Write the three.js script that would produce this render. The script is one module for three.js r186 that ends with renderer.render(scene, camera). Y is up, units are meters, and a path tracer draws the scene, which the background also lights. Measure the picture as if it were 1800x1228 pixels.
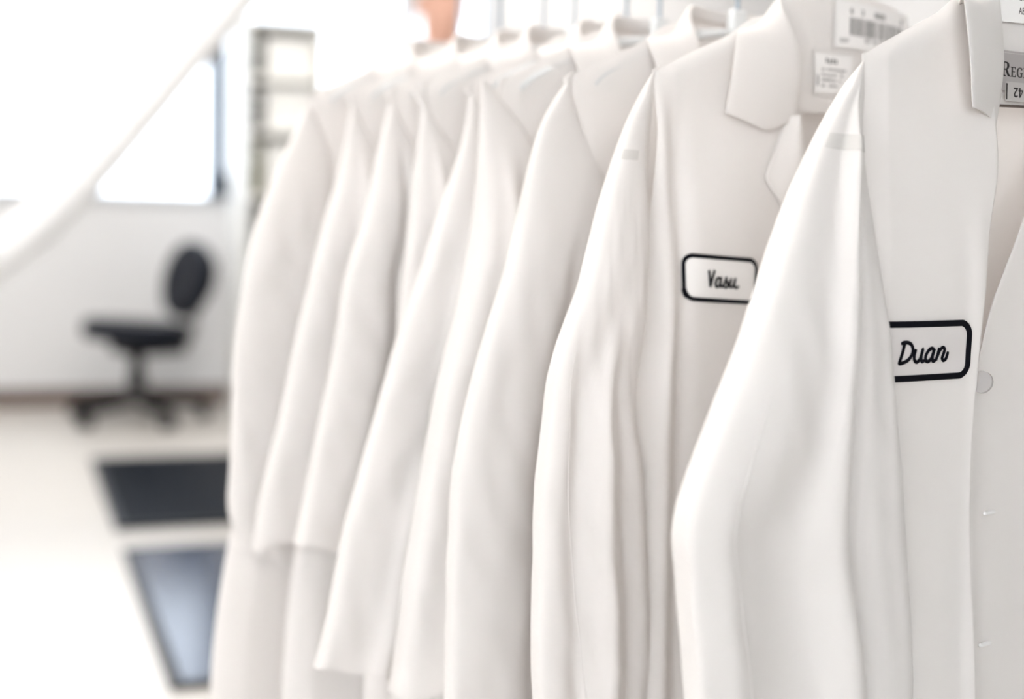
import * as THREE from 'three';
import { RoundedBoxGeometry } from 'three/addons/geometries/RoundedBoxGeometry.js';
import { mergeGeometries } from 'three/addons/utils/BufferGeometryUtils.js';
import { ImprovedNoise } from 'three/addons/math/ImprovedNoise.js';
import { MarchingCubes } from 'three/addons/objects/MarchingCubes.js';
import { RectAreaLightUniformsLib } from 'three/addons/lights/RectAreaLightUniformsLib.js';

// ---------------------------------------------------------------- camera, sky, lights, exposure
const EYE = 1.12, YAW = 20.2 * Math.PI / 180, PITCH = 6.48 * Math.PI / 180, ROLL = 0.03;
const scene = new THREE.Scene();
const camera = new THREE.PerspectiveCamera(2 * Math.atan(614 / 2500) * 180 / Math.PI, 1800 / 1228, 0.05, 200);
camera.filmGauge = 36;
camera.position.set(0, EYE, 0);
camera.rotation.set(-PITCH, -YAW, ROLL, 'YXZ');
camera.focus = 1.09;
camera.userData.fStop = 2.2;
scene.add(camera);

const renderer = new THREE.WebGLRenderer();
renderer.toneMapping = THREE.LinearToneMapping;
renderer.toneMappingExposure = 3.12;
renderer.shadowMap.enabled = true;
RectAreaLightUniformsLib.init();

scene.background = new THREE.Color().setRGB(1.0, 0.996, 0.988);
scene.backgroundIntensity = 3.5;

// unseen ceiling light panels, some added to whiten wall and coat tops: [x, z, width (x), length (z)]
const PANELS = [[-1.5, -5.6], [0.7, -5.6], [2.9, -6.3], [-1.5, -3.4], [0.7, -3.4], [2.9, -3.8], [-1.5, -1.0], [0.6, -1.9]].map(([x, z]) => [x, z, 0.6, 1.2]);
const PANEL_POWER = 2.2, CEILING = 2.8;
const PANEL_COLOR = new THREE.Color().setRGB(1.0, 0.94, 0.88);

// ---------------------------------------------------------------- helpers
const noise = new ImprovedNoise();
const nz3 = (x, y, z) => noise.noise(x, y, z);
const V3 = (x, y, z) => new THREE.Vector3(x, y, z);
const lerp = (a, b, t) => a + (b - a) * t;
const clamp = (x, a = 0, b = 1) => Math.min(b, Math.max(a, x));
const smooth = (x) => { x = clamp(x); return x * x * (3 - 2 * x); };
let seedState = 1;
const seed = (n) => { seedState = (n * 2654435761) >>> 0 || 1; };
const rnd = () => { seedState ^= seedState << 13; seedState >>>= 0; seedState ^= seedState >>> 17; seedState ^= seedState << 5; seedState >>>= 0; return seedState / 4294967296; };

const taken = {};
function numbered(name) { const n = taken[name] = (taken[name] ?? -1) + 1; return n ? `${name}_${String(n).padStart(3, '0')}` : name; }
function shade(o) { o.castShadow = o.receiveShadow = true; return o; }
function obj(name, geo, mat, parent) {
  const g = Array.isArray(geo) ? mergeGeometries(geo.map((q) => { const w = q.index ? q.toNonIndexed() : q; for (const k of Object.keys(w.attributes)) if (!['position', 'normal', 'uv'].includes(k)) w.deleteAttribute(k); return w; })) : geo;
  const m = shade(new THREE.Mesh(g, mat)); m.name = parent ? name : numbered(name); (parent ?? scene).add(m); return m;
}
function thing(name, label, category, p = [0, 0, 0], turn = 0, group) {
  const o = new THREE.Group(); o.name = numbered(name); scene.add(o); o.position.set(...p); o.rotation.y = turn;
  o.userData = { label, category }; if (group) o.userData.group = group; return o;
}
function tag(o, label, category, group) { Object.assign(o.userData, { label, category }); if (group) o.userData.group = group; return o; }
function struct(name, geo, mat, label) { const m = obj(name, geo, mat); m.userData = { kind: 'structure', label, category: name.split('_')[0] }; return m; }
function box(x0, x1, y0, y1, z0, z1) { const g = new THREE.BoxGeometry(x1 - x0, y1 - y0, z1 - z0); g.translate((x0 + x1) / 2, (y0 + y1) / 2, (z0 + z1) / 2); return metricUV(g); }
function rbox(x0, x1, y0, y1, z0, z1, r = 0.004, seg = 2) { const g = new RoundedBoxGeometry(x1 - x0, y1 - y0, z1 - z0, seg, r); g.translate((x0 + x1) / 2, (y0 + y1) / 2, (z0 + z1) / 2); return g; }
function metricUV(g) {
  const p = g.attributes.position, n = g.attributes.normal, uv = g.attributes.uv;
  for (let i = 0; i < p.count; i++) {
    const ax = Math.abs(n.getX(i)), ay = Math.abs(n.getY(i)), az = Math.abs(n.getZ(i));
    if (ay > ax && ay > az) uv.setXY(i, p.getX(i), p.getZ(i)); else if (ax > az) uv.setXY(i, p.getZ(i), p.getY(i)); else uv.setXY(i, p.getX(i), p.getY(i));
  }
  return g;
}
function tube(points, r, seg = 24, rad = 8, closed = false) { return new THREE.TubeGeometry(new THREE.CatmullRomCurve3(points.map((p) => V3(...p)), closed, 'centripetal'), seg, r, rad, closed); }
function cyl(r0, r1, h, x, y, z, n = 24) { const g = new THREE.CylinderGeometry(r1, r0, h, n); g.translate(x, y + h / 2, z); return g; }

// a sheet of cloth or board given by fn(u, v) -> [x, y, z], with thickness
function sheet(nu, nv, fn, thick = 0.0011, closedU = false) {
  const w = nu + 1, P = [], N = [], pos = [], uv = [], idx = [];
  for (let j = 0; j <= nv; j++) for (let i = 0; i <= nu; i++) P.push(V3(...fn(i / nu, j / nv)));
  const at = (i, j) => P[clamp(j, 0, nv) * w + (closedU ? (i + nu) % nu : clamp(i, 0, nu))];
  let lu = 0, lv = 0;
  for (let i = 0; i < nu; i++) lu += at(i, nv >> 1).distanceTo(at(i + 1, nv >> 1));
  for (let j = 0; j < nv; j++) lv += at(nu >> 1, j).distanceTo(at(nu >> 1, j + 1));
  const a = V3(), b = V3();
  for (let j = 0; j <= nv; j++) for (let i = 0; i <= nu; i++) {
    a.subVectors(at(i + 1, j), at(i - 1, j)); b.subVectors(at(i, j - 1), at(i, j + 1));
    if (a.lengthSq() < 1e-14) a.set(1, 0, 0); if (b.lengthSq() < 1e-14) b.set(0, 1, 0);
    N.push(a.clone().cross(b).normalize());
  }
  for (const s of thick === 0 ? [0] : [0, 1]) for (let k = 0; k < P.length; k++) {
    const p = P[k].clone().addScaledVector(N[k], -s * thick); pos.push(p.x, p.y, p.z);
    uv.push((k % w) / nu * lu, Math.floor(k / w) / nv * lv);
  }
  const M = P.length;
  const single = thick === 0;
  const quad = (p, q, r, t) => idx.push(p, r, q, q, r, t);
  for (let j = 0; j < nv; j++) for (let i = 0; i < nu; i++) {
    const k = j * w + i; quad(k, k + 1, k + w, k + w + 1); if (!single) quad(M + k + 1, M + k, M + k + w + 1, M + k + w);
  }
  if (!single) for (let i = 0; i < nu; i++) { quad(M + i, M + i + 1, i, i + 1); const k = nv * w + i; quad(k, k + 1, M + k, M + k + 1); }
  if (!closedU && !single) for (let j = 0; j < nv; j++) { const k = j * w; quad(M + k, k, M + k + w, k + w); const e = k + nu; quad(e, M + e, e + w, M + e + w); }
  const g = new THREE.BufferGeometry();
  g.setAttribute('position', new THREE.Float32BufferAttribute(pos, 3));
  g.setAttribute('uv', new THREE.Float32BufferAttribute(uv, 2));
  g.setIndex(idx); g.computeVertexNormals();
  return g;
}
function polyL(points) { const c = new THREE.CurvePath(); for (let i = 1; i < points.length; i++) c.add(new THREE.LineCurve3(V3(points[i - 1][0], points[i - 1][1], 0), V3(points[i][0], points[i][1], 0))); return (t) => c.getPoint(clamp(t, 0, 0.99999)); }
function poly(points) { const c = new THREE.CatmullRomCurve3(points.map(([x, y, z = 0]) => V3(x, y, z)), false, 'centripetal'); return (t) => c.getPointAt(clamp(t)); }

// textures
function dataTex(n, fn, srgb) {
  const d = new Uint8Array(n * n * 4);
  for (let y = 0; y < n; y++) for (let x = 0; x < n; x++) { const c = fn(x / n, y / n, x, y), k = (y * n + x) * 4; d[k] = c[0]; d[k + 1] = c[1] ?? c[0]; d[k + 2] = c[2] ?? c[0]; d[k + 3] = 255; }
  const t = new THREE.DataTexture(d, n, n); t.wrapS = t.wrapT = THREE.RepeatWrapping; t.magFilter = THREE.LinearFilter; t.minFilter = THREE.LinearMipmapLinearFilter; t.generateMipmaps = true;
  if (srgb) t.colorSpace = THREE.SRGBColorSpace; t.needsUpdate = true; return t;
}
const rgb = (r, g, b) => new THREE.Color().setRGB(r, g, b);
const mat = (c, roughness = 0.6, extra = {}) => new THREE.MeshPhysicalMaterial({ color: c, roughness, side: THREE.DoubleSide, ...extra });

const weave = dataTex(128, (u, v, x, y) => { const a = (x % 4 < 2) !== (y % 4 < 2) ? 150 : 105; return [a + 14 * nz3(x * 0.31, y * 0.02, 3)]; });
weave.repeat.set(50, 50);
const CLOTH = { bumpMap: weave, bumpScale: 0.00006, transmission: 0.34, thickness: 0 };
const M = {
  cloth: mat(rgb(0.91, 0.876, 0.854), 0.92, CLOTH),
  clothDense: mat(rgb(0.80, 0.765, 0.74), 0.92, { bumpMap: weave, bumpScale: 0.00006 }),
  seamShade: mat(rgb(0.72, 0.69, 0.66), 0.95, { transmission: 0.2, thickness: 0 }),  // grey painted in for doubled seam cloth that looks darker against the light
  thread: mat(rgb(0.86, 0.85, 0.84), 0.7),
  brownThread: mat(rgb(0.10, 0.075, 0.065), 0.8),
  patch: mat(rgb(0.66, 0.62, 0.605), 0.9),
  patchPale: mat(rgb(0.80, 0.775, 0.755), 0.9),
  black: mat(rgb(0.004, 0.004, 0.007), 0.8, { specularIntensity: 0.2 }),
  chrome: mat(rgb(0.72, 0.74, 0.76), 0.16, { metalness: 1 }),
  hook: mat(rgb(0.22, 0.25, 0.28), 0.28, { metalness: 1 }),
  steel: mat(rgb(0.55, 0.56, 0.57), 0.3, { metalness: 1 }),
  plastic: mat(rgb(0.75, 0.76, 0.76), 0.25),
  button: mat(rgb(0.62, 0.59, 0.58), 0.25, { transmission: 0.4, thickness: 0 }),
};

// ---------------------------------------------------------------- the room
const X0 = -4, X1 = 4.2, Z0 = -7.2, Z1 = 3.2, T = 0.2;
const floorTex = dataTex(512, (u, v, x, y) => { const a = nz3(x / 9, y / 9, 1) * 3 + nz3(x / 40, y / 40, 7) * 3 + ((x * 7919 + y * 104729) % 97 < 4 ? -9 : 0); return [192 + a, 188 + a, 182 + a]; }, true);
floorTex.repeat.set(0.8, 0.8);
const wallTex = dataTex(256, (u, v, x, y) => [128 + 40 * nz3(x / 5, y / 5, 2) + 25 * nz3(x / 13, y / 13, 5)]); wallTex.repeat.set(3, 3);
M.floor = mat(0xffffff, 0.3, { map: floorTex });
M.wall = mat(rgb(0.66, 0.66, 0.665), 0.85, { bumpMap: wallTex, bumpScale: 0.0004 });
M.ceiling = mat(rgb(0.86, 0.86, 0.85), 0.9);
M.frame = mat(rgb(0.035, 0.05, 0.07), 0.45);
M.sill = mat(rgb(0.55, 0.57, 0.6), 0.4);
M.base = mat(rgb(0.13, 0.09, 0.075), 0.5);
M.dimGlass = mat(rgb(0.60, 0.63, 0.67), 0.0, { transmission: 1, thickness: 0, ior: 1.5 });  // grey tint added to dim the bright sky behind the panes
M.glass = mat(rgb(0.96, 0.98, 1), 0.0, { transmission: 1, thickness: 0, ior: 1.5 });

struct('floor', box(X0 - T, X1 + T, -0.15, 0, Z0 - T, Z1 + T), M.floor, 'glossy white vinyl floor of the laboratory');
struct('ceiling', box(X0 - T, X1 + T, CEILING, CEILING + 0.15, Z0 - T, Z1 + T), M.ceiling, 'white ceiling of the laboratory');
const LZ0 = 1.3, LZ1 = 3.0, LY0 = 1.0, LY1 = 2.6;
struct('wall_left', [box(X0 - T, X0, 0, LY0, Z0, Z1), box(X0 - T, X0, LY1, CEILING, Z0, Z1), box(X0 - T, X0, LY0, LY1, Z0, LZ0), box(X0 - T, X0, LY0, LY1, LZ1, Z1)], M.wall, 'white side wall left of the camera');
struct('wall_right', box(X1, X1 + T, 0, CEILING, Z0, Z1), M.wall, 'plain white side wall right of the camera');
const FX0 = -3.9, FX1 = -0.2, FY0 = 0.95, FY1 = 2.7;
struct('wall_front', [box(X0 - T, X1 + T, 0, FY0, Z1, Z1 + T), box(X0 - T, X1 + T, FY1, CEILING, Z1, Z1 + T), box(X0 - T, FX0, FY0, FY1, Z1, Z1 + T), box(FX1, X1 + T, FY0, FY1, Z1, Z1 + T)], M.wall, 'white wall with added windows behind the camera');
const WY0 = 1.025, WY1 = 2.35, WX0 = -3.4, WX1 = 2.5;
struct('wall_back', [box(X0 - T, X1 + T, 0, WY0, Z0 - T, Z0), box(X0 - T, X1 + T, WY1, CEILING, Z0 - T, Z0), box(X0 - T, WX0, WY0, WY1, Z0 - T, Z0), box(WX1, X1 + T, WY0, WY1, Z0 - T, Z0)], M.wall, 'white wall under and around the ribbon of windows');
struct('baseboard_back', rbox(X0, X1, 0, 0.085, Z0 + 0.001, Z0 + 0.014, 0.004), M.base, 'dark brown baseboard along the window wall');
// ribbon of windows: each bay is one window with frame, pane, sill
const MULL = [WX0, -1.0, 1.03, 2.0, WX1];
for (let i = 0; i < 4; i++) {
  const a = MULL[i], b = MULL[i + 1], w = 0.085;
  const win = new THREE.Group(); win.name = `window_${i + 1}`; scene.add(win);
  win.userData = { kind: 'structure', label: ['bright window bay at the far end of the ribbon', 'bright window bay left of the dark mullion', 'narrow bright window bay right of the dark mullion', 'bright window bay behind the person'][i], category: 'window' };
  const fr = [box(a, a + (i ? w : 0.05), WY0, WY1, Z0 - 0.14, Z0 - 0.03), box(a, b, WY0, WY0 + 0.012, Z0 - 0.14, Z0 - 0.03), box(a, b, WY1 - 0.04, WY1, Z0 - 0.14, Z0 - 0.03)];
  if (i === 3) fr.push(box(b - 0.05, b, WY0, WY1, Z0 - 0.14, Z0 - 0.03));
  obj('window_frame', fr, i === 3 ? M.sill : M.frame, win);
  obj('pane', box(a + 0.04, b, WY0 + 0.01, WY1 - 0.03, Z0 - 0.09, Z0 - 0.085), M.dimGlass, win);
  obj('window_sill', rbox(a, b - 0.002, WY0 - 0.012, WY0 + 0.004, Z0 - 0.04, Z0 + 0.03, 0.004), M.sill, win);
  if (i === 2) obj('window_opener', [rbox(a - 0.02, a + 0.10, WY0 + 0.005, WY0 + 0.13, Z0 - 0.03, Z0 + 0.04, 0.008), cyl(0.02, 0.016, 0.12, a + 0.04, WY0 + 0.12, Z0 + 0.0)], M.frame, win);
}
for (let i = 0; i < 3; i++) {  // unseen windows added behind the camera to light the coat fronts
  const a = lerp(FX0, FX1, i / 3), b = lerp(FX0, FX1, (i + 1) / 3);
  const win = new THREE.Group(); win.name = `window_${i + 5}`; scene.add(win);
  win.userData = { kind: 'structure', label: 'added unseen window with a dark frame behind the camera', category: 'window' };
  obj('window_frame', [box(a, a + 0.05, FY0, FY1, Z1 + 0.03, Z1 + 0.14), box(b - 0.02, b, FY0, FY1, Z1 + 0.03, Z1 + 0.14), box(a + 0.05, b - 0.02, FY0, FY0 + 0.04, Z1 + 0.03, Z1 + 0.14), box(a + 0.05, b - 0.02, FY1 - 0.04, FY1, Z1 + 0.03, Z1 + 0.14)], M.frame, win);
  obj('pane', box(a + 0.05, b - 0.02, FY0 + 0.04, FY1 - 0.04, Z1 + 0.085, Z1 + 0.09), M.glass, win);
}
{  // unseen window added on the left as extra light for the coats
  const win = new THREE.Group(); win.name = 'window_8'; scene.add(win); win.userData = { kind: 'structure', label: 'added unseen side window with a dark frame left of the camera', category: 'window' };
  obj('window_frame', [box(X0 - 0.14, X0 - 0.03, LY0, LY1, LZ0, LZ0 + 0.04), box(X0 - 0.14, X0 - 0.03, LY0, LY1, LZ1 - 0.04, LZ1), box(X0 - 0.14, X0 - 0.03, LY0, LY0 + 0.04, LZ0 + 0.04, LZ1 - 0.04), box(X0 - 0.14, X0 - 0.03, LY1 - 0.04, LY1, LZ0 + 0.04, LZ1 - 0.04)], M.frame, win);
  obj('pane', box(X0 - 0.09, X0 - 0.085, LY0 + 0.04, LY1 - 0.04, LZ0 + 0.04, LZ1 - 0.04), M.glass, win);
}
struct('ground', box(-40, 40, -0.6, -0.4, -60, 20), mat(rgb(0.62, 0.62, 0.6), 0.95), 'pale paved ground outside the windows');

// ceiling light panels
PANELS.forEach(([x, z, w, l], i) => {
  const t = thing('ceiling_light', 'unseen flat white ceiling light panel', 'light', [x, CEILING, z], 0, 'ceiling light panels');
  obj('frame', [box(-w / 2 - 0.02, -w / 2, -0.03, 0, -l / 2 - 0.02, l / 2 + 0.02), box(w / 2, w / 2 + 0.02, -0.03, 0, -l / 2 - 0.02, l / 2 + 0.02), box(-w / 2, w / 2, -0.03, 0, -l / 2 - 0.02, -l / 2), box(-w / 2, w / 2, -0.03, 0, l / 2, l / 2 + 0.02)], M.plastic, t);
  obj('diffuser', box(-w / 2, w / 2, -0.02, -0.004, -l / 2, l / 2), new THREE.MeshStandardMaterial({ color: 0xffffff, emissive: PANEL_COLOR, emissiveIntensity: 1.5, roughness: 0.5 }), t);
  const L = new THREE.RectAreaLight(PANEL_COLOR, PANEL_POWER, w, l); L.position.set(0, -0.035, 0); L.rotation.x = -Math.PI / 2; t.add(L);
});

// ---------------------------------------------------------------- floor mats
const matBump = dataTex(64, (u, v, x, y) => [(x % 8 < 5 ? 170 : 60) + ((y % 8) < 2 ? -40 : 0)]); matBump.repeat.set(10, 10);
M.rubber = mat(rgb(0.006, 0.008, 0.012), 0.35, { specularIntensity: 0.03, bumpMap: matBump, bumpScale: 0.0006 });
M.glareMat = mat(rgb(0.016, 0.026, 0.055), 0.17, { bumpMap: matBump, bumpScale: 0.0001 });  // blue base and high gloss put in for the window glare
function floorMat(z0, z1, m, label) {
  const t = thing('floor_mat', label, 'mat', [0.80, 0, (z0 + z1) / 2]);
  const l = z1 - z0, w = 0.88;
  const g = new RoundedBoxGeometry(w, 0.012, l, 2, 0.005); g.translate(0, 0.0065, 0); metricUV(g);
  obj('mat_pad', g, m, t);
  const e = 0.03, bev = [];
  for (const s of [-1, 1]) { bev.push(rbox(s * (w / 2 - e / 2) - e / 2, s * (w / 2 - e / 2) + e / 2, 0.0005, 0.0145, -l / 2, l / 2, 0.004)); bev.push(rbox(-w / 2 + e, w / 2 - e, 0.0005, 0.0145, s * (l / 2 - e / 2) - e / 2, s * (l / 2 - e / 2) + e / 2, 0.004)); }
  obj('border', bev, mat(rgb(0.010, 0.012, 0.016), 0.4, { specularIntensity: 0.35 }), t);
}
floorMat(-5.75, -4.57, M.rubber, 'black ribbed rubber floor mat, the one nearer the wall and chair');
floorMat(-4.31, -3.08, M.glareMat, 'shiny dark floor mat with blue window glare put into its colour, the one nearer the camera');

// ---------------------------------------------------------------- task chair
{
  const t = thing('task_chair', 'black armless task chair on a five-star base by the window wall', 'chair', [0.625, 0, -6.70], 0.36);
  const vinyl = mat(rgb(0.008, 0.010, 0.016), 0.4, { specularIntensity: 0.25 }), dark = mat(rgb(0.006, 0.006, 0.007), 0.5, { specularIntensity: 0.4 }), grey = mat(rgb(0.36, 0.35, 0.34), 0.35);
  // local +x is the back of the chair
  const pad = (rx, rz, h, n) => { const pts = []; const k = 14; for (let i = 0; i <= k; i++) { const a = -Math.PI / 2 + Math.PI * i / k; pts.push(new THREE.Vector2(1 - 0.10 + 0.10 * Math.cos(a), h / 2 * Math.sin(a))); } pts.unshift(new THREE.Vector2(0, -h / 2)); pts.push(new THREE.Vector2(0.6, h / 2 * 1.02), new THREE.Vector2(0, h / 2 * 0.8)); const g = new THREE.LatheGeometry(pts, n); g.scale(rx, 1, rz); return g; };
  const seat = pad(0.25, 0.24, 0.09, 48); seat.rotateZ(-0.07); seat.translate(0, 0.415, 0);
  obj('seat', seat, vinyl, t);
  obj('seat_plate', [rbox(-0.09, 0.20, 0.31, 0.375, -0.11, 0.11, 0.014), rbox(0.02, 0.22, 0.33, 0.352, -0.03, 0.03, 0.008), tube([[0.04, 0.345, 0.06], [0.06, 0.34, 0.17], [0.05, 0.335, 0.22]], 0.006, 12)], dark, t);
  const back = pad(0.185, 0.18, 0.085, 48); back.rotateZ(Math.PI / 2); back.scale(1, 1, 1); back.rotateZ(-0.24); back.translate(0.255, 0.645, 0);
  obj('backrest', back, vinyl, t);
  obj('back_shell', (() => { const g = pad(0.15, 0.18, 0.03, 40); g.rotateZ(Math.PI / 2 - 0.24); g.translate(0.297, 0.65, 0); return g; })(), dark, t);
  obj('back_bar', tube([[0.14, 0.345, 0], [0.24, 0.345, 0], [0.285, 0.40, 0], [0.297, 0.50, 0], [0.305, 0.60, 0]], 0.016, 40), grey, t);
  obj('gas_column', [cyl(0.032, 0.032, 0.17, 0, 0.17, 0), cyl(0.044, 0.04, 0.14, 0, 0.09, 0)], dark, t);
  obj('hub', [cyl(0.055, 0.045, 0.06, 0, 0.075, 0)], grey, t);
  for (let k = 0; k < 5; k++) {
    const a = 0.36 + 1.57 - 0.36 + k * Math.PI * 2 / 5, c = Math.cos(a), s = Math.sin(a);
    const leg = obj('leg', (() => { const g = new THREE.CylinderGeometry(0.024, 0.036, 0.29, 10); g.rotateZ(-Math.PI / 2); g.scale(1, 0.8, 1); g.rotateZ(-0.10); g.translate(0.175, 0.09, 0); g.rotateY(-a); return g; })(), dark, t);
    const wheel = new THREE.CylinderGeometry(0.03, 0.03, 0.05, 18); wheel.rotateX(Math.PI / 2); wheel.translate(0.31, 0.031, 0); 
    const fork = rbox(0.295, 0.325, 0.03, 0.075, -0.012, 0.012, 0.006);
    for (const g of [wheel, fork]) g.rotateY(-a);
    obj('caster', [wheel, fork], dark, leg);
  }
}

// ---------------------------------------------------------------- extraction arm crossing the window
{
  const w = mat(rgb(0.84, 0.84, 0.84), 0.4), g = mat(rgb(0.55, 0.56, 0.57), 0.4);
  const t = thing('extraction_arm', 'thick white tubular arm slanting up across the window', 'arm', [0, 0, 0]);
  const A = [-0.45, 0.62, -4.36], B = [0.10, 0.965, -4.22 + 0.03], C = [0.62, 1.60, -4.06], D = [1.15, 2.25, -3.9];
  obj('lower_tube', tube([A, [(A[0] + B[0]) / 2, 0.78, -4.28], B, C, D], 0.062, 60, 24), w, t);
  obj('ceiling_mount', [cyl(0.05, 0.05, CEILING - 2.25, 1.15, 2.25, -3.9), cyl(0.10, 0.10, 0.02, 1.15, CEILING - 0.02, -3.9)], w, t);
  obj('joint', (() => { const s = new THREE.SphereGeometry(0.075, 24, 16); s.translate(1.15, 2.25, -3.9); return s; })(), g, t);
  const pts = [[0.05, 0.10], [0.06, 0.05], [0.10, 0.0], [0.155, -0.06], [0.16, -0.07], [0.15, -0.065], [0.095, -0.002], [0.05, 0.05]].map(([r, y]) => new THREE.Vector2(r, y));
  const hood = new THREE.LatheGeometry(pts, 36); hood.translate(A[0], A[1] - 0.1, A[2]);
  obj('hood', hood, w, t);
}

// ---------------------------------------------------------------- shelf unit by the window with its contents
{
  const cx = 1.04, fz = -6.244, w = 0.34, d = 0.43, h = 1.81, cream = mat(rgb(0.74, 0.735, 0.70), 0.5);
  const t = thing('shelf_unit', 'tall cream open shelf unit in front of the window', 'shelf', [cx, 0, fz]);
  for (const x of [0, w - 0.02]) obj('side_panel', rbox(x, x + 0.02, 0, h, -d, 0, 0.003), cream, t);
  obj('top_panel', rbox(0.02, w - 0.02, h - 0.022, h, -d, 0, 0.003), cream, t);
  obj('back_panel', rbox(0.02, w - 0.02, 0.05, h - 0.022, -d, -d + 0.012, 0.003), cream, t);
  const ys = [0.06, 0.40, 0.74, 1.06, 1.34, 1.57];
  for (const y of ys) obj('shelf', rbox(0.02, w - 0.02, y - 0.02, y, -d + 0.012, -0.003, 0.003), cream, t);
  const binder = (y, hh, c, label) => { const b = thing('binder', label, 'binder', [cx + 0.052, y, fz - 0.16]); const m = mat(c, 0.5); obj('cover', [rbox(-0.03, -0.026, 0, hh, -0.13, 0.13, 0.0015), rbox(0.026, 0.03, 0, hh, -0.13, 0.13, 0.0015), rbox(-0.03, 0.03, 0, hh, 0.126, 0.131, 0.0015)], m, b); obj('pages', box(-0.024, 0.022, 0.006, hh - 0.008, -0.12, 0.118), M.thread, b); obj('spine_label', box(-0.014, 0.014, hh * 0.62, hh * 0.85, 0.131, 0.1318), mat(rgb(0.35, 0.36, 0.33), 0.7), b); };
  binder(1.57, 0.18, rgb(0.05, 0.055, 0.05), 'dark grey binder on the top shelf of the cream unit');
  binder(1.34, 0.15, rgb(0.012, 0.014, 0.014), 'black binder on the second shelf of the cream unit');
  binder(1.06, 0.22, rgb(0.10, 0.10, 0.04), 'olive green binder on the third shelf of the cream unit');
  let k = 0;
  for (const [y, hh] of [[1.57, 0.17], [1.34, 0.19], [1.06, 0.22], [0.74, 0.24]]) {
    const c = thing('carton', ['white carton on the top shelf of the cream unit', 'white carton on the second shelf of the cream unit', 'white carton on the third shelf of the cream unit', 'white carton on the fourth shelf of the cream unit'][k++], 'box', [cx + 0.2, y, fz - 0.18]);
    const white = mat(rgb(0.82, 0.82, 0.8), 0.7);
    obj('carton_body', rbox(-0.108, 0.108, 0, hh - 0.03, -0.14, 0.14, 0.004), white, c); obj('lid', rbox(-0.111, 0.111, hh - 0.06, hh, -0.144, 0.144, 0.004), white, c);
  }
}
// grey box fixed to the mullion beside the person
{
  const t = thing('junction_box', 'small grey box fixed to the window mullion beside the person', 'box', [1.98, 1.80, Z0 - 0.028]);
  obj('case', rbox(-0.11, 0.05, -0.09, 0.02, 0, 0.07, 0.01), mat(rgb(0.16, 0.165, 0.165), 0.5), t);
  obj('cover', rbox(-0.10, 0.04, -0.08, 0.01, 0.068, 0.076, 0.004), mat(rgb(0.2, 0.2, 0.2), 0.5), t);
}

// ---------------------------------------------------------------- the coats
// rail frame: neck of the front coat and the direction of the rail, in camera-yaw coordinates (right, forward)
const toWorld = (r, f) => [r * Math.cos(YAW) + f * Math.sin(YAW), -(f * Math.cos(YAW) - r * Math.sin(YAW))];
const NECK_Y = EYE + 0.1739, RAIL_Y = NECK_Y + 0.135;
const onRail = (s) => toWorld(0.4093 - 0.6 * s, 1.17 + 0.8 * s);
const COAT_TURN = Math.atan2(0.287, 0.958);

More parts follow.
